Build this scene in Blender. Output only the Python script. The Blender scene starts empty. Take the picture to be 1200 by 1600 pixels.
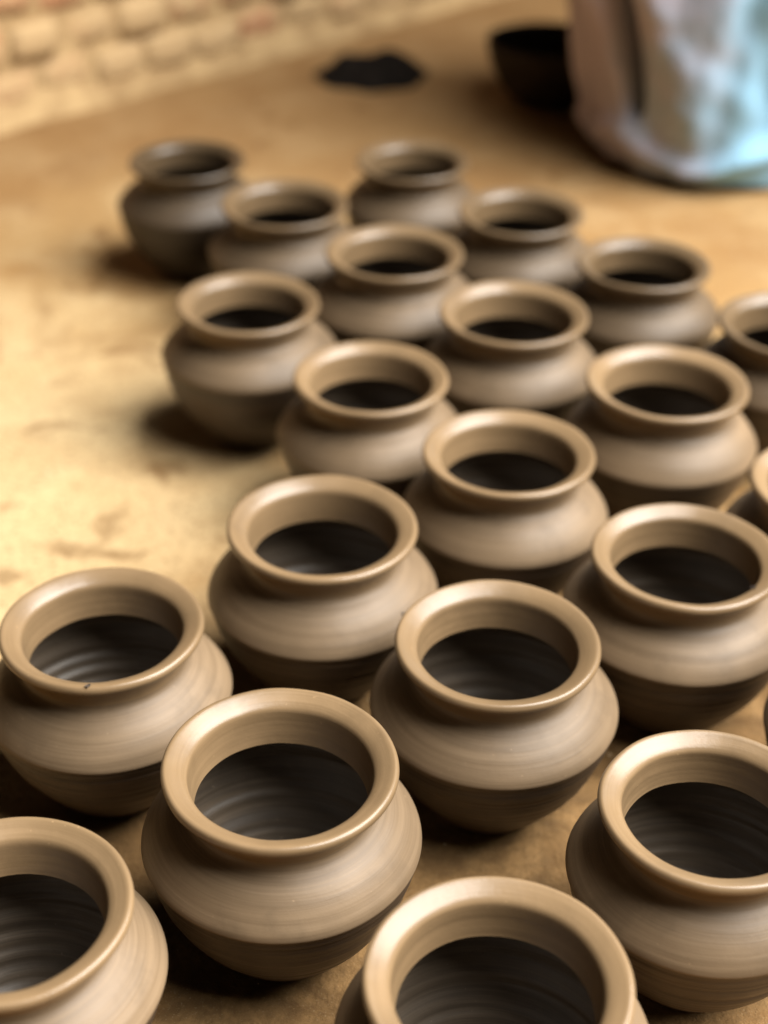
import bpy, math, random
from mathutils import Vector, Matrix, noise

sc = bpy.context.scene
C = sc.collection

# ------------------------------------------------------------------ camera
PITCH, ROLL, CAM_H = math.radians(33.313), math.radians(1.061), 0.9435
cam_data = bpy.data.cameras.new("camera")
cam_data.sensor_fit = 'AUTO'
cam_data.sensor_width = 36.0
cam_data.lens = 2370.06 / 1600.0 * 36.0
cam_data.clip_start = 0.02
cam_data.clip_end = 100.0
cam = bpy.data.objects.new("camera", cam_data)
C.objects.link(cam)
fw = Vector((0, math.cos(PITCH), -math.sin(PITCH)))
rt0 = Vector((1, 0, 0)); up0 = rt0.cross(fw)
rt = rt0 * math.cos(ROLL) + up0 * math.sin(ROLL)
up = -rt0 * math.sin(ROLL) + up0 * math.cos(ROLL)
m = Matrix((rt, up, -fw)).transposed().to_4x4()
m.translation = Vector((0, 0, CAM_H))
cam.matrix_world = m
cam_data.dof.use_dof = True
cam_data.dof.focus_distance = 1.12
cam_data.dof.aperture_fstop = 2.4
cam_data.dof.aperture_blades = 0
sc.camera = cam

# ------------------------------------------------------------------ world, light, exposure
world = bpy.data.worlds.new("World")
sc.world = world
world.use_nodes = True
bg = world.node_tree.nodes["Background"]
bg.inputs[0].default_value = (1.0, 0.86, 0.70, 1)
bg.inputs[1].default_value = 0.008

key = bpy.data.lights.new("doorway_light", 'AREA')
key.shape = 'RECTANGLE'
key.size = 3.5
key.size_y = 3.0
key.energy = 285
key.spread = math.radians(118)
key.color = (1.0, 0.97, 0.925)
key_o = bpy.data.objects.new("doorway_light", key)
C.objects.link(key_o)
target = Vector((-0.10, 1.00, 0.1))
key_o.location = target + Vector((2.05, 0.0, 2.75))
key_o.rotation_euler = (target - key_o.location).to_track_quat('-Z', 'Y').to_euler()

sc.view_settings.view_transform = 'Standard'
sc.view_settings.look = 'None'
sc.view_settings.exposure = 0.0
sc.view_settings.gamma = 1.0
sc.view_settings.use_curve_mapping = False
sc.render.engine = 'CYCLES'
sc.cycles.diffuse_bounces = 1

# ------------------------------------------------------------------ helpers
def mesh_obj(name, verts, faces, mat, parent=None, smooth=True, attrs=None):
    me = bpy.data.meshes.new(name)
    me.from_pydata(verts, [], faces)
    if smooth:
        me.polygons.foreach_set("use_smooth", [True] * len(me.polygons))
    if attrs:
        for nm, (typ, vals) in attrs.items():
            a = me.attributes.new(nm, typ, 'POINT')
            if typ == 'FLOAT_VECTOR':
                a.data.foreach_set("vector", [c for v in vals for c in v])
            else:
                a.data.foreach_set("value", vals)
    me.materials.append(mat)
    me.update()
    o = bpy.data.objects.new(name, me)
    C.objects.link(o)
    if parent:
        o.parent = parent
    return o

def empty(name, loc, label, cat, group=None, rot=(0, 0, 0)):
    o = bpy.data.objects.new(name, None)
    o.empty_display_size = 0.03
    C.objects.link(o)
    o.location = loc
    o.rotation_euler = rot
    tag(o, label, cat, group)
    return o

def tag(o, label, cat, group=None):
    o["label"] = label
    o["category"] = cat
    if group:
        o["group"] = group

class NT:
    """small node-tree writer"""
    def __init__(s, name):
        s.mat = bpy.data.materials.new(name)
        s.mat.use_nodes = True
        s.t = s.mat.node_tree
        s.b = s.t.nodes["Principled BSDF"]
    def n(s, typ, **kw):
        nd = s.t.nodes.new(typ)
        for k, v in kw.items():
            setattr(nd, k, v)
        return nd
    def link(s, a, b):
        s.t.links.new(a, b)
    def put(s, sock, v):
        if hasattr(v, "is_output"):
            s.link(v, sock)
        else:
            sock.default_value = v
    def noise(s, vec, scale, detail=3.0, rough=0.55, dist=0.0):
        nd = s.n("ShaderNodeTexNoise")
        s.link(vec, nd.inputs["Vector"])
        nd.inputs["Scale"].default_value = scale
        nd.inputs["Detail"].default_value = detail
        nd.inputs["Roughness"].default_value = rough
        nd.inputs["Distortion"].default_value = dist
        return nd.outputs[0]
    def vmul(s, vec, k):
        nd = s.n("ShaderNodeVectorMath", operation='MULTIPLY')
        s.link(vec, nd.inputs[0])
        nd.inputs[1].default_value = k
        return nd.outputs[0]
    def vadd(s, a, b):
        nd = s.n("ShaderNodeVectorMath", operation='ADD')
        s.put(nd.inputs[0], a); s.put(nd.inputs[1], b)
        return nd.outputs[0]
    def math(s, op, a, b=0.0):
        nd = s.n("ShaderNodeMath", operation=op)
        s.put(nd.inputs[0], a); s.put(nd.inputs[1], b)
        return nd.outputs[0]
    def ramp(s, f, stops):
        nd = s.n("ShaderNodeMapRange", interpolation_type='SMOOTHSTEP')
        s.put(nd.inputs[0], f)
        nd.inputs[1].default_value, nd.inputs[2].default_value = stops[0], stops[1]
        nd.inputs[3].default_value, nd.inputs[4].default_value = stops[2], stops[3]
        return nd.outputs[0]
    def mix(s, f, a, b, blend='MIX'):
        nd = s.n("ShaderNodeMix", data_type='RGBA', blend_type=blend)
        s.put(nd.inputs[0], f)
        s.put(nd.inputs[6], a if hasattr(a, "is_output") else (*a, 1))
        s.put(nd.inputs[7], b if hasattr(b, "is_output") else (*b, 1))
        return nd.outputs[2]
    def bump(s, h, strength, dist, normal=None):
        nd = s.n("ShaderNodeBump")
        s.link(h, nd.inputs["Height"])
        nd.inputs["Strength"].default_value = strength
        nd.inputs["Distance"].default_value = dist
        if normal is not None:
            s.link(normal, nd.inputs["Normal"])
        return nd.outputs[0]
    def attr(s, name, out="Vector"):
        nd = s.n("ShaderNodeAttribute", attribute_name=name)
        return nd.outputs[out]
    def obj(s):
        return s.n("ShaderNodeTexCoord").outputs["Object"]
    def out(s, color=None, rough=None, normal=None, spec=None):
        if color is not None: s.put(s.b.inputs["Base Color"], color if hasattr(color, "is_output") else (*color, 1))
        if rough is not None: s.put(s.b.inputs["Roughness"], rough)
        if normal is not None: s.link(normal, s.b.inputs["Normal"])
        if spec is not None: s.b.inputs["Specular IOR Level"].default_value = spec
        return s.mat

# ------------------------------------------------------------------ materials
def clay(name, light, dark, rough, stain, groove, spec=0.5):
    t = NT(name)
    th = t.attr("throw")
    tone = t.attr("tone", "Fac")
    arc = t.n("ShaderNodeSeparateXYZ"); t.link(th, arc.inputs[0]); arc = arc.outputs[2]
    def rings(k, w):          # every noise axis runs along the profile, so all lines follow the wheel
        sc_ = t.n("ShaderNodeVectorMath", operation='SCALE')
        sc_.inputs[0].default_value = (0.60, 0.64, 0.48)
        t.link(t.math('MULTIPLY', arc, k), sc_.inputs["Scale"])
        return t.vadd(sc_.outputs[0], t.vmul(th, (w, w, 0.0)))
    streak = t.noise(rings(115.0, 0.45), 1.0, 4.0, 0.6)       # broad finger bands
    fine = t.noise(rings(760.0, 0.8), 1.0, 3.0, 0.7)          # fine brushed lines
    oc = t.obj()
    cmb = t.n("ShaderNodeCombineXYZ"); t.link(t.math('MULTIPLY', tone, 57.0), cmb.inputs[0]); t.link(t.math('MULTIPLY', tone, 83.0), cmb.inputs[1])
    oc2 = t.vadd(oc, cmb.outputs[0])
    blot = t.noise(oc2, 17.0, 5.0, 0.62)
    grain = t.noise(oc, 900.0, 2.0, 0.5)
    speck = t.noise(oc2, 330.0, 1.0, 0.5)
    f = t.math('ADD', t.math('MULTIPLY', streak, 0.62), t.math('MULTIPLY', fine, 0.38))
    f = t.ramp(f, (0.36, 0.64, 0.0, 1.0))
    col = t.mix(f, dark, light)
    col = t.mix(t.ramp(blot, (0.50, 0.72, 0.0, stain)), col, tuple(c * 0.52 for c in dark))
    patch = t.noise(oc2, 6.5, 3.0, 0.55, 0.4)
    col = t.mix(t.ramp(patch, (0.46, 0.64, 0.0, 0.32)), col, tuple(c * 0.62 for c in dark))      # damper patches
    col = t.mix(t.ramp(speck, (0.76, 0.80, 0.0, 0.55)), col, tuple(min(1, c * 1.55) for c in light))
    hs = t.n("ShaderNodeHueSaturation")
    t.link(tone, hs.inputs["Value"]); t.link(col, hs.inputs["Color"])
    r = t.math('ADD', t.math('MULTIPLY', blot, 0.16), t.math('ADD', t.math('MULTIPLY', fine, 0.14), rough - 0.15))
    nrm = t.bump(blot, 0.22, 0.0028)
    nrm = t.bump(streak, groove * 0.55, 0.0016, nrm)
    nrm = t.bump(fine, groove, 0.00035, nrm)
    nrm = t.bump(grain, 0.10, 0.0004, nrm)
    return t.out(hs.outputs[0], r, nrm, spec)

M_RIM = clay("rim_clay", (0.245, 0.161, 0.084), (0.200, 0.130, 0.066), 0.33, 0.30, 0.20, 0.5)
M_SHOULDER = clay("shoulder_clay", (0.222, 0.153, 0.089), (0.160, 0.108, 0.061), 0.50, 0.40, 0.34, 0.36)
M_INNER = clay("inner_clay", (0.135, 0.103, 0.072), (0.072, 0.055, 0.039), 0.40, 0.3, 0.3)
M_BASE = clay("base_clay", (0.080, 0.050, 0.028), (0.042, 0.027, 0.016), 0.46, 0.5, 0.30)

def ground_mat():
    t = NT("packed_clay_ground")
    oc = t.obj()
    big = t.noise(oc, 1.7, 5.0, 0.6, 0.4)
    mid = t.noise(oc, 7.0, 6.0, 0.62, 0.3)
    stain = t.noise(oc, 11.0, 3.0, 0.5, 0.8)
    grit = t.noise(oc, 210.0, 3.0, 0.6)
    fine = t.noise(oc, 700.0, 2.0, 0.6)
    col = t.mix(t.ramp(big, (0.35, 0.65, 0, 1)), (0.27, 0.145, 0.048), (0.38, 0.238, 0.095))
    col = t.mix(t.ramp(mid, (0.42, 0.66, 0, 0.55)), col, (0.50, 0.365, 0.190))
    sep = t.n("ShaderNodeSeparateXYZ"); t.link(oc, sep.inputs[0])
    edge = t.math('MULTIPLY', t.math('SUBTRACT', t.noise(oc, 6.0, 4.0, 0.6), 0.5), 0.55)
    shade_y = t.ramp(t.math('ADD', sep.outputs[1], edge), (1.15, 1.50, 1.0, 0.0))
    shade_x = t.ramp(t.math('ADD', sep.outputs[0], edge), (-0.40, -0.22, 0.0, 1.0))
    col = t.mix(t.math('MULTIPLY', t.math('MULTIPLY', shade_y, shade_x), 0.85), col, t.mix(t.ramp(t.noise(oc, 19.0, 6.0, 0.68, 0.5), (0.36, 0.64, 0, 1)), (0.100, 0.050, 0.015), (0.270, 0.152, 0.056)))   # shade between the front pots painted as darker earth
    dv = t.vmul(t.vadd(oc, (0.52, -1.50, 0.0)), (1 / 0.42, 1 / 0.50, 0.0))
    ln = t.n("ShaderNodeVectorMath", operation='LENGTH'); t.link(dv, ln.inputs[0])
    col = t.mix(t.ramp(t.math('ADD', ln.outputs["Value"], t.math('MULTIPLY', edge, 1.6)), (0.55, 1.25, 0.75, 0.0)), col, t.mix(mid, (0.47, 0.325, 0.155), (0.61, 0.465, 0.26)))   # brighter light at the left painted in as paler ground
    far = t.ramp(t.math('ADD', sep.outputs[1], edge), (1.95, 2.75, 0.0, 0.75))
    col = t.mix(far, col, t.mix(mid, (0.20, 0.105, 0.036), (0.30, 0.175, 0.070)))                        # light falloff towards the back painted as browner earth
    col = t.mix(t.ramp(stain, (0.61, 0.72, 0, 0.75)), col, (0.17, 0.085, 0.026))
    col = t.mix(t.ramp(grit, (0.50, 0.68, 0, 0.6)), col, (0.17, 0.095, 0.035))
    col = t.mix(t.ramp(fine, (0.60, 0.76, 0, 0.35)), col, (0.52, 0.40, 0.24))
    for (sx, sy, ax, ay) in ((-0.306, 1.405, 0.020, 0.040), (-0.335, 1.352, 0.045, 0.020), (-0.29, 1.345, 0.03, 0.012), (-0.40, 1.30, 0.02, 0.02), (-0.26, 1.53, 0.03, 0.02)):
        dv = t.vmul(t.vadd(oc, (-sx, -sy, 0.0)), (1 / ax, 1 / ay, 0.0))
        ln = t.n("ShaderNodeVectorMath", operation='LENGTH'); t.link(dv, ln.inputs[0])
        q = t.math('ADD', ln.outputs["Value"], t.math('MULTIPLY', t.math('SUBTRACT', t.noise(oc, 45.0, 4.0, 0.6), 0.5), 2.2))
        col = t.mix(t.ramp(q, (0.3, 1.25, 0.55, 0.0)), col, (0.15, 0.075, 0.022))
    damp = t.noise(oc, 3.3, 5.0, 0.65, 0.6)
    col = t.mix(t.ramp(damp, (0.52, 0.66, 0, 0.45)), col, (0.20, 0.105, 0.036))
    nrm = t.bump(mid, 0.45, 0.012)
    nrm = t.bump(t.noise(oc, 75.0, 4.0, 0.65), 0.5, 0.004, nrm)
    nrm = t.bump(grit, 0.55, 0.0026, nrm)
    nrm = t.bump(fine, 0.25, 0.0008, nrm)
    return t.out(col, 0.85, nrm, 0.3)
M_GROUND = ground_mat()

def brick_mat():
    t = NT("dusty_brick")
    oc = t.obj()
    rnd = t.n("ShaderNodeObjectInfo").outputs["Random"]
    w = t.vadd(oc, t.n("ShaderNodeObjectInfo").outputs["Location"])
    n1 = t.noise(w, 22.0, 5.0, 0.65)
    n2 = t.noise(w, 70.0, 4.0, 0.6)
    brick = t.mix(t.ramp(rnd, (0.0, 1.0, 0, 1)), (0.38, 0.165, 0.085), (0.44, 0.25, 0.125))
    lz = t.n("ShaderNodeSeparateXYZ"); t.link(t.n("ShaderNodeObjectInfo").outputs["Location"], lz.inputs[0])
    dust = t.ramp(t.math('SUBTRACT', t.math('ADD', n1, t.math('MULTIPLY', rnd, 0.36)), t.math('MULTIPLY', lz.outputs[2], 1.5)), (0.25, 0.52, 0.05, 0.97))
    col = t.mix(dust, brick, (0.47, 0.325, 0.17))
    col = t.mix(t.ramp(n2, (0.56, 0.74, 0, 0.4)), col, (0.66, 0.52, 0.34))
    nrm = t.bump(n1, 0.5, 0.010)
    nrm = t.bump(n2, 0.4, 0.004, nrm)
    return t.out(col, 0.9, nrm, 0.2)
M_BRICK = brick_mat()

def mortar_mat():
    t = NT("mud_mortar")
    oc = t.obj()
    n1 = t.noise(oc, 18.0, 5.0, 0.65)
    col = t.mix(t.ramp(n1, (0.35, 0.65, 0, 1)), (0.31, 0.20, 0.095), (0.45, 0.31, 0.155))
    return t.out(col, 0.95, t.bump(n1, 0.6, 0.012), 0.2)
M_MORTAR = mortar_mat()

def cloth_mat():
    t = NT("pale_blue_cotton")
    oc = t.obj()
    n1 = t.noise(oc, 6.0, 4.0, 0.6)
    weave = t.noise(t.vmul(oc, (900.0, 900.0, 900.0)), 1.0, 1.0, 0.5)
    col = t.mix(t.ramp(n1, (0.35, 0.65, 0, 1)), (0.46, 0.385, 0.45), (0.52, 0.44, 0.50))
    px = t.n("ShaderNodeSeparateXYZ"); t.link(oc, px.inputs[0])
    blue = t.math('ADD', px.outputs[0], t.math('MULTIPLY', t.math('SUBTRACT', t.noise(oc, 9.0, 3.0, 0.6), 0.5), 0.22))
    col = t.mix(t.ramp(blue, (-0.24, 0.02, 0, 1)), col, (0.235, 0.43, 0.58))        # mauve-grey towards the left, pale blue towards the right
    m = t.out(col, 0.95, t.bump(weave, 0.25, 0.0006), 0.05)
    t.b.inputs["Sheen Weight"].default_value = 0.05
    t.b.inputs["Sheen Roughness"].default_value = 0.5
    return m
M_CLOTH = cloth_mat()

def plain_dark(name, c1, c2, rough, spec=0.4):
    t = NT(name)
    oc = t.obj()
    n1 = t.noise(oc, 40.0, 5.0, 0.6)
    return t.out(t.mix(t.ramp(n1, (0.35, 0.65, 0, 1)), c1, c2), rough, t.bump(n1, 0.4, 0.006), spec)
M_BOWL = plain_dark("sooty_clay", (0.020, 0.014, 0.010), (0.045, 0.031, 0.021), 0.7, 0.15)
M_RAG = plain_dark("black_wet_rag", (0.006, 0.005, 0.004), (0.013, 0.010, 0.008), 0.95, 0.08)
M_FLY = plain_dark("fly_black", (0.010, 0.008, 0.008), (0.02, 0.016, 0.014), 0.35)
M_WING = plain_dark("fly_wing", (0.07, 0.055, 0.045), (0.13, 0.10, 0.08), 0.4)
M_CRUMB = plain_dark("dry_clay_crumb", (0.40, 0.27, 0.14), (0.60, 0.46, 0.28), 0.9)

# ------------------------------------------------------------------ ground
def build_ground():
    nx, ny = 150, 190
    x0, x1, y0, y1 = -1.35, 1.5, 0.2, 4.2
    xs = [-9.0, -4.0, -2.2] + [x0 + (x1 - x0) * i / nx for i in range(nx + 1)] + [2.4, 4.0, 9.0]
    ys = [-6.0, -2.0, -0.5] + [y0 + (y1 - y0) * j / ny for j in range(ny + 1)] + [5.0, 7.0, 12.0]
    verts, faces = [], []
    for y in ys:
        for x in xs:
            z = noise.noise(Vector((x * 2.1, y * 2.1, 3.0))) * 0.0035 + noise.noise(Vector((x * 9, y * 9, 7.0))) * 0.0012
            verts.append((x, y, z - 0.0025))
    w = len(xs)
    for j in range(len(ys) - 1):
        for i in range(w - 1):
            a = j * w + i
            faces.append((a, a + 1, a + 1 + w, a + w))
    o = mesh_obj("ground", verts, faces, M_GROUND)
    o["kind"] = "structure"
build_ground()

# ------------------------------------------------------------------ brick wall
def brick_mesh(rng, L, D, H, name):
    """irregular hand-made brick: 3x2x2 lattice surface with worn corners"""
    nx, ny, nz = 4, 2, 3
    idx, verts, faces = {}, [], []
    def vid(i, j, k):
        if (i, j, k) not in idx:
            u, v, w_ = i / nx * 2 - 1, j / ny * 2 - 1, k / nz * 2 - 1
            edge = (abs(u) > .99) + (abs(v) > .99) + (abs(w_) > .99)
            s = {1: 1.0, 2: 0.965, 3: 0.92}.get(edge, 1.0)
            p = (u * L / 2 * s + rng.uniform(-.0022, .0022), v * D / 2 * s + rng.uniform(-.003, .003),
                 w_ * H / 2 * s + rng.uniform(-.002, .002))
            idx[(i, j, k)] = len(verts); verts.append(p)
        return idx[(i, j, k)]
    def quad(a, b, c, d): faces.append((vid(*a), vid(*b), vid(*c), vid(*d)))
    for i in range(nx):
        for k in range(nz):
            quad((i, 0, k), (i + 1, 0, k), (i + 1, 0, k + 1), (i, 0, k + 1))
            quad((i, ny, k + 1), (i + 1, ny, k + 1), (i + 1, ny, k), (i, ny, k))
    for j in range(ny):
        for k in range(nz):
            quad((0, j, k + 1), (0, j + 1, k + 1), (0, j + 1, k), (0, j, k))
            quad((nx, j, k), (nx, j + 1, k), (nx, j + 1, k + 1), (nx, j, k + 1))
        for i in range(nx):
            quad((i, j + 1, 0), (i + 1, j + 1, 0), (i + 1, j, 0), (i, j, 0))
            quad((i, j, nz), (i + 1, j, nz), (i + 1, j + 1, nz), (i, j + 1, nz))
    me = bpy.data.meshes.new(name)
    me.from_pydata(verts, [], faces)
    me.polygons.foreach_set("use_smooth", [True] * len(me.polygons))
    me.materials.append(M_BRICK)
    return me

def build_wall():
    rng = random.Random(5)
    d = Vector((0.690, 0.724, 0)).normalized()
    base = Vector((-0.722, 2.672, 0))
    ang = math.atan2(d.y, d.x)
    root = empty("brick_wall", base, "low wall of dusty ochre bricks behind the pots", "wall", rot=(0, 0, ang))
    protos = [brick_mesh(rng, 0.112, 0.10, 0.066, "brick") for _ in range(7)]
    courses = 7
    s0, s1 = -0.75, 2.55
    for c in range(courses):
        z = 0.030 + c * 0.0785 + 0.033
        s = s0 + (0.0 if c % 2 else 0.06)
        while s < s1:
            b = bpy.data.objects.new("brick", rng.choice(protos))
            C.objects.link(b)
            b.parent = root
            b.location = (s, 0.05 + rng.uniform(-.006, .006), z + rng.uniform(-.006, .006))
            b.rotation_euler = (rng.uniform(-.03, .03), rng.uniform(-.03, .03), rng.uniform(-.05, .05) + (math.pi if rng.random() < .5 else 0))
            b.scale = (rng.uniform(.86, 1.05), 1, rng.uniform(.84, 1.06))
            s += 0.1235 + rng.uniform(-.003, .003)
    # mortar bed: a rough core, its face set back from the bricks, with a lumpy footing
    verts, faces = [], []
    n = 160
    top = 0.030 + courses * 0.0785
    prof = [(-0.030, -0.02), (-0.022, 0.008), (-0.004, 0.030), (0.008, 0.05), (0.008, 0.2), (0.008, 0.4), (0.008, top), (0.20, top), (0.20, -0.02)]
    for i in range(n + 1):
        s = s0 - 0.06 + (s1 - s0 + 0.06) * i / n
        for k, (y, z) in enumerate(prof):
            q = noise.noise(Vector((s * 9, z * 14, k * 1.7)))
            verts.append((s, y + q * (0.012 if k < 3 else 0.005), z + (q * 0.010 if 0 < k < 4 else 0)))
    w = len(prof)
    for i in range(n):
        for k in range(w - 1):
            a = i * w + k
            faces.append((a, a + w, a + w + 1, a + 1))
    faces.append(tuple(range(w)))
    faces.append(tuple(reversed(range(n * w, n * w + w))))
    mesh_obj("mortar", verts, faces, M_MORTAR, root)
build_wall()

# ------------------------------------------------------------------ clay pots
R0 = 0.085
def spline(ctrl, step):
    """Catmull-Rom through ctrl, resampled at about `step` metres"""
    pts = [ctrl[0]] + list(ctrl) + [ctrl[-1]]
    dense = []
    for i in range(1, len(pts) - 2):
        p0, p1, p2, p3 = [Vector(p).to_2d() for p in pts[i - 1:i + 3]]
        for k in range(12):
            t = k / 12
            dense.append(0.5 * ((2 * p1) + (p2 - p0) * t + (2 * p0 - 5 * p1 + 4 * p2 - p3) * t * t + (3 * p1 - p0 - 3 * p2 + p3) * t ** 3))
    dense.append(Vector(ctrl[-1]))
    L = [0.0]
    for a, b in zip(dense, dense[1:]):
        L.append(L[-1] + (b - a).length)
    n = max(2, int(round(L[-1] / step)))
    out, j = [], 0
    for i in range(n + 1):
        s = L[-1] * i / n
        while j < len(L) - 2 and L[j + 1] < s:
            j += 1
        f = (s - L[j]) / max(1e-9, L[j + 1] - L[j])
        out.append(dense[j].lerp(dense[j + 1], min(1, max(0, f))))
    return out

NECK = (0.0690, -0.0300)
THROAT = (0.0634, -0.0376)
RIM = [THROAT, (0.0637, -0.0355), (0.0645, -0.0280), (0.0655, -0.0190), (0.0661, -0.0125), (0.0667, -0.0096), (0.0680, -0.0076), (0.0702, -0.0058),
       (0.0735, -0.0039), (0.0772, -0.0021), (0.0805, -0.0008), (0.0826, -0.0007), (0.0843, -0.0022), (0.0850, -0.0046), (0.0844, -0.0072), (0.0820, -0.0092),
       (0.0785, -0.0116), (0.0748, -0.0160), (0.0715, -0.0215), (0.0696, -0.0265), NECK]
SHOULDER = [NECK, (0.0697, -0.0330), (0.0728, -0.0366), (0.0782, -0.0400), (0.0850, -0.0444), (0.0922, -0.0506), (0.0984, -0.0574),
            (0.1025, -0.0634), (0.1041, -0.0672), (0.1043, -0.0688), (0.1036, -0.0698)]
BASE = [(0.1032, -0.0692), (0.1014, -0.0745), (0.0978, -0.0840), (0.0928, -0.0960), (0.0868, -0.1095), (0.0798, -0.1235), (0.0720, -0.1370),
        (0.0642, -0.1500), (0.0572, -0.1610), (0.0515, -0.1690), (0.0460, -0.1726), (0.0380, -0.1734), (0.0, -0.1734)]
INNER = [THROAT, (0.0668, -0.0390), (0.0740, -0.0440), (0.0850, -0.0520), (0.0930, -0.0610), (0.0960, -0.0700), (0.0950, -0.0830),
         (0.0905, -0.1000), (0.0830, -0.1160), (0.0740, -0.1310), (0.0640, -0.1440), (0.0530, -0.1540), (0.0400, -0.1600), (0.0200, -0.1625), (0.0, -0.1630)]

def lathe(parts, seg, zfun, wob, tone, mat, name, parent, inner=None):
    verts, faces, thr, first = [], [], [], None
    cs = [(math.cos(2 * math.pi * i / seg), math.sin(2 * math.pi * i / seg)) for i in range(seg)]
    for prof, arc0, amp, freq, seed in parts:
        start = len(verts)
        arc, prev, rows = arc0, None, 0
        for q in prof:
            if prev is not None:
                arc += (q - prev).length
            prev = q
            fade = min(1.0, min((q - prof[0]).length, (q - prof[-1]).length) / 0.006)
            ring = noise.noise(Vector((arc * freq, seed * 3.1, 0.5))) * amp * fade
            for c, s_ in cs:
                r = q.x + ring * (1 + 0.30 * (c * math.cos(arc * 45 + seed) + s_ * math.sin(arc * 45 + seed)))
                v = Vector((r * c, r * s_, q.y))
                verts.append(wob(v, c, s_))
                thr.append((c + seed * 1.7, s_ - seed * 0.9, arc))
            rows += 1
        for j in range(rows - 1):
            for i in range(seg):
                a, b = start + j * seg + i, start + j * seg + (i + 1) % seg
                faces.append((a, b, b + seg, a + seg))
        first = first or len(faces)
    o = mesh_obj(name, verts, faces, mat, parent, True,
                 {"throw": ('FLOAT_VECTOR', thr), "tone": ('FLOAT', [tone] * len(verts))})
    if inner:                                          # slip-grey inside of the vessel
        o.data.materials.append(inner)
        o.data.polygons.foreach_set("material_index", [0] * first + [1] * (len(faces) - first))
    return o

def closing(a, b, off=0.0035):
    return [Vector(a), (Vector(a) + Vector(b)) / 2, Vector(b)]

def offset_back(ctrl, step, d):
    p = spline(ctrl, step)
    out = []
    for i, q in enumerate(p):
        t = (p[min(i + 1, len(p) - 1)] - p[max(i - 1, 0)]).normalized()
        out.append(q + Vector((t.y, -t.x)) * d)
    return out

def build_pot(i, x, y, s, label, seg, step, rng):
    rotz = rng.uniform(0, 6.28)
    root = empty("clay_pot", (x, y, 0), label, "clay pot", "freshly thrown clay pots set out on the ground", rot=(0, 0, rotz))
    root.scale = (s, s, s)
    h = 0.1734
    k2, p2 = rng.uniform(-.0007, .0007), rng.uniform(0, 6.28)
    tx, ty = rng.uniform(-.012, .012), rng.uniform(-.012, .012)
    lipv = rng.uniform(-.0010, .0010)
    belly, dz = rng.uniform(-.0018, .0018), rng.uniform(-.0035, .0035)
    def wob(v, c, s_):
        nz = noise.noise(Vector((c * 1.7 + i * 3.1, s_ * 1.7, v.z * 9)))
        a = 1 + nz * 0.006 + k2 / .08 * (c * math.cos(p2) + s_ * math.sin(p2)) ** 2
        top = max(0.0, 1 + v.z / h)
        z = v.z + (v.x * tx + v.y * ty + 0.0007 * noise.noise(Vector((c * 2.3 - i, s_ * 2.3, 8.1)))) * top
        z += dz * math.exp(-((v.z + 0.075) / 0.035) ** 2)
        bl = belly * math.exp(-((v.z + 0.075) / 0.03) ** 2)
        g = (v.x * v.x + v.y * v.y) ** 0.5
        bl += lipv * max(0.0, 1 + v.z / 0.030)
        k = a * (1 + bl / max(g, 0.03))
        return (v.x * k, v.y * k, z + h)
    tone = rng.uniform(0.88, 1.06) * {18: 0.34, 19: 0.56, 15: 0.58, 16: 0.63, 17: 0.62, 20: 0.68, 13: 0.82, 14: 0.78, 11: 0.86}.get(i, 1.0)   # random tone, with dimmer light on the farther pots put into the colour
    sd = i + 0.37
    rim = spline(RIM, step * 0.8)
    sh = spline(SHOULDER, step)
    rb = 0.009 if i in (13, 18) else rng.uniform(0.0035, 0.0060)
    ba = spline([(r_ + rb * math.sin(math.pi * min(1, max(0, (-0.070 - z_) / 0.1034))) * (r_ > 0.03), z_) for r_, z_ in BASE], step)
    inn = spline(INNER, step)
    lathe([(rim, 0.0, 0.00022, 260, sd), (closing(NECK, THROAT), 0.5, 0, 1, sd)], seg, None, wob, tone, M_RIM, "rim", root)
    back = list(reversed(offset_back(SHOULDER, 0.006, 0.0032)))
    lathe([(sh, 0.100, 0.00028, 170, sd), ([sh[-1], back[0]], 0.5, 0, 1, sd), (back, 0.5, 0, 1, sd), ([back[-1], sh[0]], 0.5, 0, 1, sd)],
          seg, None, wob, tone, M_SHOULDER, "shoulder", root)
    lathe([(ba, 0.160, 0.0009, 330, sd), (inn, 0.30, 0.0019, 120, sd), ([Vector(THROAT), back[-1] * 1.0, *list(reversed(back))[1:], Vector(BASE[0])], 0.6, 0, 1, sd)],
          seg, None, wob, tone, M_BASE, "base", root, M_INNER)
    return root

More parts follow.
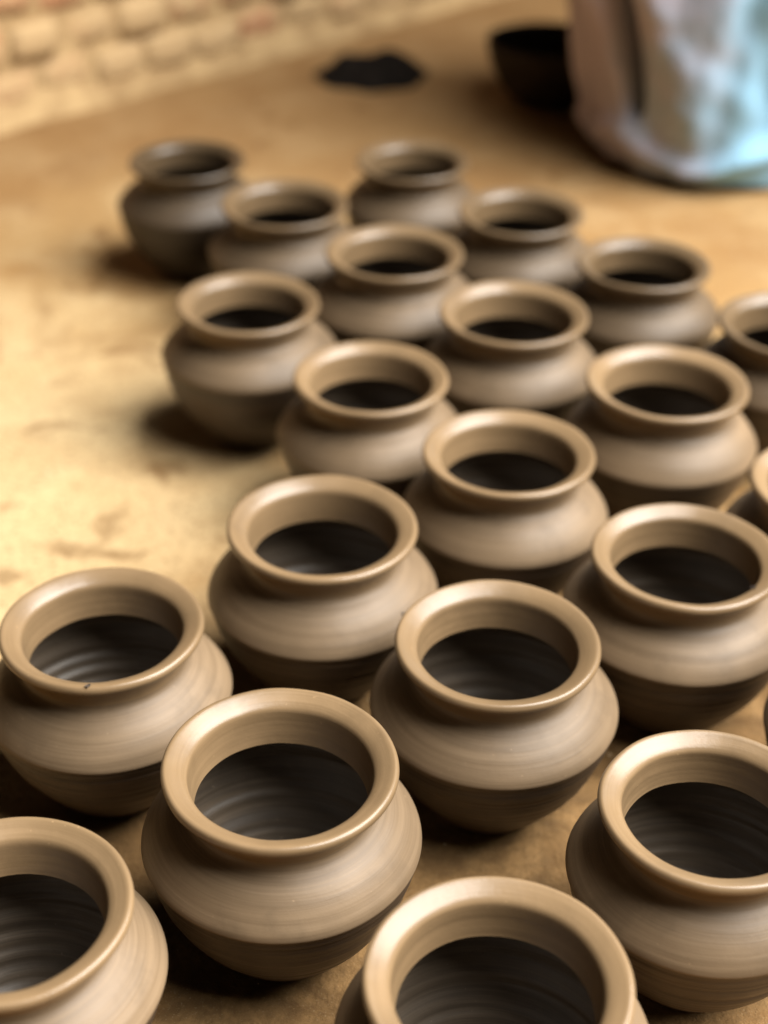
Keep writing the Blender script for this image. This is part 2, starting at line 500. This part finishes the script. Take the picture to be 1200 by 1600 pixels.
POTS = [
 (1, -0.0725, 0.8267, 1.033, "large clay pot in front with a pale ring glinting inside its open mouth"),
 (2, 0.0954, 0.9844, 1.003, "clay pot with ridged dark lower half, fly on the left edge of its rim"),
 (3, -0.2320, 0.9958, 1.001, "clay pot at the left edge with a fly on the front of its rim"),
 (4, -0.0561, 1.1460, 1.018, "clay pot beside bare ground, directly behind the large front pot with the glinting ring"),
 (5, 0.1221, 1.2873, 1.002, "middle clay pot, just behind the ridged one with a fly on its rim"),
 (6, 0.2703, 1.1137, 1.006, "clay pot at the right edge with a fly on the inner edge of its rim"),
 (7, 0.0773, 0.6378, 1.021, "nearest clay pot, cut off by the bottom edge at the centre"),
 (8, 0.2424, 0.8024, 0.980, "clay pot in the bottom right corner, its pale lower half lit from the right"),
 (9, -0.2462, 0.6942, 0.984, "clay pot in the bottom left corner, half cut off by the frame"),
 (10, -0.0168, 1.4419, 0.990, "slightly blurred clay pot, second along the left side behind the sharp front ones"),
 (11, 0.1461, 1.5965, 1.018, "blurred clay pot directly behind the middle pot, its mouth black inside"),
 (12, 0.3002, 1.4349, 1.016, "clay pot right of the middle one, its whole rim in view near the right edge"),
 (13, -0.1637, 1.6188, 0.992, "clay pot at the left flank, its round belly in full view on bare ground"),
 (14, 0.0072, 1.7587, 1.028, "blurred clay pot right behind and beside the one with its full belly showing"),
 (15, -0.1408, 1.9235, 1.000, "blurred clay pot touching the farthest left dark pot on its right"),
 (16, 0.1761, 1.9185, 0.979, "blurred clay pot in the last row nearest the hanging cloth's shadow"),
 (17, 0.3181, 1.7546, 0.986, "blurred clay pot on the right below the pale blue cloth"),
 (18, -0.2919, 2.0894, 0.977, "farthest left clay pot, dark and strongly blurred, whole body in view"),
 (19, 0.0318, 2.1122, 0.959, "farthest clay pot at the back, just in front of the dark rag"),
 (20, 0.4678, 1.5865, 1.000, "clay pot cut off by the right edge below bright bare ground"),
 (21, 0.4386, 1.2399, 1.000, "clay pot of which only the left rim shows halfway down the right edge"),
 (22, 0.4230, 0.9500, 1.000, "clay pot of which only a sliver of dark belly shows at the right edge"),
]
for (i, x, y, s, label) in POTS:
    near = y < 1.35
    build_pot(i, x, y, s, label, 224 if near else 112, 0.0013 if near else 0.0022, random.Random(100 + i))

# ------------------------------------------------------------------ draped cloth
def build_cloth():
    cx, cy = 0.570, 2.675
    nA, nZ = 320, 160
    H = 1.0  # unseen upper part made this tall to throw more shade over the back
    verts, faces = [], []
    for j in range(nZ + 1):
        v = j / nZ
        z = 0.010 + (H - 0.010) * v
        k = 1.0
        if v > 0.58:
            q = (v - 0.58) / 0.42
            k *= math.sqrt(max(0.0, 1 - q * q * 0.985))
        for i in range(nA):
            a = 2 * math.pi * i / nA
            ca, sa = math.cos(a), math.sin(a)
            zr = 0.062 + 0.045 * noise.noise(Vector((ca * 1.7, sa * 1.7, 30.0)))          # sagging roll above the hem
            if z < zr:
                kk = 0.925 + 0.075 * math.sin(max(0, z - 0.010) / (zr - 0.010) * math.pi / 2)
            else:
                kk = 0.985 + 0.55 * min(z - zr, 0.26)
            r = kk * (abs(ca / 0.215) ** 2.0 + abs(sa / 0.262) ** 2.0) ** (-1 / 2.0) * k
            up_ = min(1, max(0, z - 0.06) / 0.08)
            f = 0.008 * noise.noise(Vector((ca * 2.4, sa * 2.4, z * 1.5)))
            # soft hanging folds that drift sideways as they fall, plus slack lumps
            d1, d2 = a + 0.9 * z, a - 1.3 * z
            f += 0.022 * noise.noise(Vector((math.cos(d1) * 3.2, math.sin(d1) * 3.2, z * 0.9 + 4))) * (0.15 + 0.85 * up_)
            f += 0.011 * noise.noise(Vector((math.cos(d2) * 6.5, math.sin(d2) * 6.5, z * 1.2 + 9))) * (0.45 + 0.55 * up_)
            f += 0.020 * noise.noise(Vector((ca * 2.6 + z * 3, sa * 2.6, z * 6 + 2)))
            d3 = a * 5.0 + z * 26
            f += 0.008 * noise.noise(Vector((d3 * 0.55, a * 1.5 - z * 3, 6.0))) * up_
            f += 0.0015 * noise.noise(Vector((a * 22 - z * 30, z * 26 + a * 5, 2.0)))
            # one deep pleat on the side facing the pots
            da = a - math.radians(231) - 0.10 * (z - .2)
            f -= 0.16 * math.exp(-(da / 0.062) ** 2) * min(1, max(0, (z - 0.10) / 0.10))
            # soft roll above the hem
            f += 0.016 * math.exp(-((z - zr) / 0.020) ** 2)
            hem = 0.022 * noise.noise(Vector((ca * 2.6, sa * 2.6, 20.3))) * max(0, 1 - z / 0.12)
            lean = -0.21 * min(max(0.0, z - 0.06), 0.30)
            verts.append(((r + f) * ca + lean, (r + f) * sa, max(0.003, z + hem)))
    for j in range(nZ):
        for i in range(nA):
            a, b = j * nA + i, j * nA + (i + 1) % nA
            faces.append((a, b, b + nA, a + nA))
    faces.append(tuple(range(nZ * nA, nZ * nA + nA)))
    o = mesh_obj("draped_cloth", verts, faces, M_CLOTH)
    o.location = (cx, cy, 0)
    tag(o, "pale blue white cloth hanging in folds to the ground at the top right", "cloth")
build_cloth()

# ------------------------------------------------------------------ dark bowl beside the cloth
def build_bowl():
    root = empty("dark_bowl", (0.300, 2.90, 0), "dark sooty bowl in the shadow left of the pale blue cloth", "bowl")
    outer = [(0.0, 0.0), (0.055, 0.0), (0.075, 0.012), (0.100, 0.045), (0.116, 0.085), (0.122, 0.112), (0.121, 0.117)]
    inner = [(0.1205, 0.1168), (0.112, 0.113), (0.106, 0.085), (0.09, 0.047), (0.06, 0.018), (0.0, 0.012)]
    for nm, prof in (("outer_wall", outer), ("inner_wall", inner)):
        p = spline(prof, 0.005)
        lathe([(p, 0.0, 0.001, 90, 3.3)], 72, None, lambda v, c, s_: (v.x, v.y, v.z), 1.0, M_BOWL, nm, root)
build_bowl()

# ------------------------------------------------------------------ crumpled black rag
def build_rag():
    nA, nR = 90, 26
    verts, faces = [], []
    for j in range(nR + 1):
        q = j / nR
        for i in range(nA):
            a = 2 * math.pi * i / nA
            c, s_ = math.cos(a), math.sin(a)
            rx = 0.112 * (1 + 0.14 * noise.noise(Vector((c * 1.6, s_ * 1.6, 2))))
            ry = 0.115 * (1 + 0.28 * noise.noise(Vector((c * 1.9, s_ * 1.9, 5)))) * (0.80 + 0.20 * (1 + c) / 2)
            x, y = rx * q * c, ry * q * s_
            hgt = (1 - q ** 2.2) * 0.040 * (0.75 + 0.25 * (x / 0.09 + 0.6))
            fold = abs(noise.noise(Vector((x * 17, y * 17, 1)))) * 0.030 * (1 - q ** 4)
            verts.append((x, y, max(-0.002, hgt + fold - 0.001)))
    for j in range(nR):
        for i in range(nA):
            a, b = j * nA + i, j * nA + (i + 1) % nA
            faces.append((a, a + nA, b + nA, b))
    o = mesh_obj("black_rag", verts, faces, M_RAG)
    o.location = (-0.043, 3.035, 0)
    tag(o, "crumpled black rag lying on the bare ground near the brick wall", "rag")
build_rag()

# ------------------------------------------------------------------ flies on the rims
def ellipsoid(c, r, seg=10, rings=7):
    v, f = [], []
    for j in range(rings + 1):
        t = math.pi * j / rings
        for i in range(seg):
            a = 2 * math.pi * i / seg
            v.append((c[0] + r[0] * math.sin(t) * math.cos(a), c[1] + r[1] * math.sin(t) * math.sin(a), c[2] + r[2] * math.cos(t)))
    for j in range(rings):
        for i in range(seg):
            a, b = j * seg + i, j * seg + (i + 1) % seg
            f.append((a, b, b + seg, a + seg)[::-1])
    return v, f

def merged(shapes):
    V, F = [], []
    for v, f in shapes:
        o = len(V); V += v; F += [tuple(k + o for k in q) for q in f]
    return V, F

def stick(a, b, r):
    a, b = Vector(a), Vector(b)
    d = (b - a).normalized(); s_ = d.orthogonal().normalized(); t = d.cross(s_)
    V = [tuple(p + (s_ * math.cos(k * 2.094) + t * math.sin(k * 2.094)) * r) for p in (a, b) for k in range(3)]
    return V, [(0, 1, 4, 3), (1, 2, 5, 4), (2, 0, 3, 5), (2, 1, 0), (3, 4, 5)]

def build_fly(loc, rot, label):
    root = empty("fly", loc, label, "fly", "flies sitting on the pot rims", rot=rot)
    mm = 0.001
    V, F = merged([ellipsoid((0, 0, 1.5 * mm), (1.3 * mm, .9 * mm, .85 * mm)), ellipsoid((-1.7 * mm, 0, 1.3 * mm), (1.4 * mm, .8 * mm, .75 * mm)),
                   ellipsoid((1.5 * mm, 0, 1.5 * mm), (.6 * mm, .75 * mm, .6 * mm))])
    mesh_obj("body", V, F, M_FLY, root)
    for s_ in (-1, 1):
        V = [(0.3 * mm, s_ * .3 * mm, 2.2 * mm), (-1.2 * mm, s_ * 1.5 * mm, 2.5 * mm), (-3.2 * mm, s_ * 1.7 * mm, 2.4 * mm), (-3.0 * mm, s_ * .6 * mm, 2.3 * mm)]
        V += [(x, y, z + 0.06 * mm) for x, y, z in V]
        F = [(0, 1, 2, 3), (7, 6, 5, 4), (0, 4, 5, 1), (1, 5, 6, 2), (2, 6, 7, 3), (3, 7, 4, 0)]
        mesh_obj("wing", V, F, M_WING, root, False)
        legs = []
        for k in (-0.8, 0.1, 0.9):
            legs.append(stick((k * mm, s_ * .5 * mm, 1.2 * mm), (k * 1.5 * mm, s_ * 1.5 * mm, 1.6 * mm), .11 * mm))
            legs.append(stick((k * 1.5 * mm, s_ * 1.5 * mm, 1.6 * mm), (k * 1.9 * mm, s_ * 2.1 * mm, -0.1 * mm), .09 * mm))
        mesh_obj("legs", *merged(legs), M_FLY, root)
def facing(n, spin):
    q = Vector(n).normalized().to_track_quat('Z', 'Y').to_matrix() @ Matrix.Rotation(spin, 3, 'Z')
    return q.to_euler()
build_fly((-0.2290, 0.9160, 0.1722), (0, 0, 1.1), "tiny black fly on the front rim of the leftmost pot")
build_fly((0.0183, 1.0203, 0.1700), facing((-0.75, 0.35, 0.55), 0.6), "tiny black fly on the left outer edge of the central front pot's rim")
build_fly((0.3230, 1.0676, 0.1690), facing((-0.35, 0.30, 0.88), 2.2), "tiny black fly on the inner rim of the right edge pot")

# ------------------------------------------------------------------ loose clay crumbs
def build_crumbs():
    rng = random.Random(11)
    V, F = [], []
    for k in range(1600):
        x, y = rng.uniform(-0.9, 0.8), rng.uniform(0.5, 2.9)
        r = 0.0005 + 0.0030 * rng.random() ** 4
        o = len(V)
        pts = [(1, 0, 0), (-1, 0, 0), (0, 1, 0), (0, -1, 0), (0, 0, 1), (0, 0, -1)]
        z0 = noise.noise(Vector((x * 2.1, y * 2.1, 3.0))) * 0.0035 + noise.noise(Vector((x * 9, y * 9, 7.0))) * 0.0012 - 0.0025
        for p in pts:
            q = r * rng.uniform(.6, 1.3)
            V.append((x + p[0] * q, y + p[1] * q, z0 + r * 0.4 + p[2] * q * 0.7))
        for f in ((0, 2, 4), (2, 1, 4), (1, 3, 4), (3, 0, 4), (2, 0, 5), (1, 2, 5), (3, 1, 5), (0, 3, 5)):
            F.append(tuple(o + q for q in f))
    o = mesh_obj("clay_crumbs", V, F, M_CRUMB, None, False)
    o["kind"] = "stuff"
    tag(o, "loose crumbs of dry clay scattered over the ground", "crumbs")
build_crumbs()
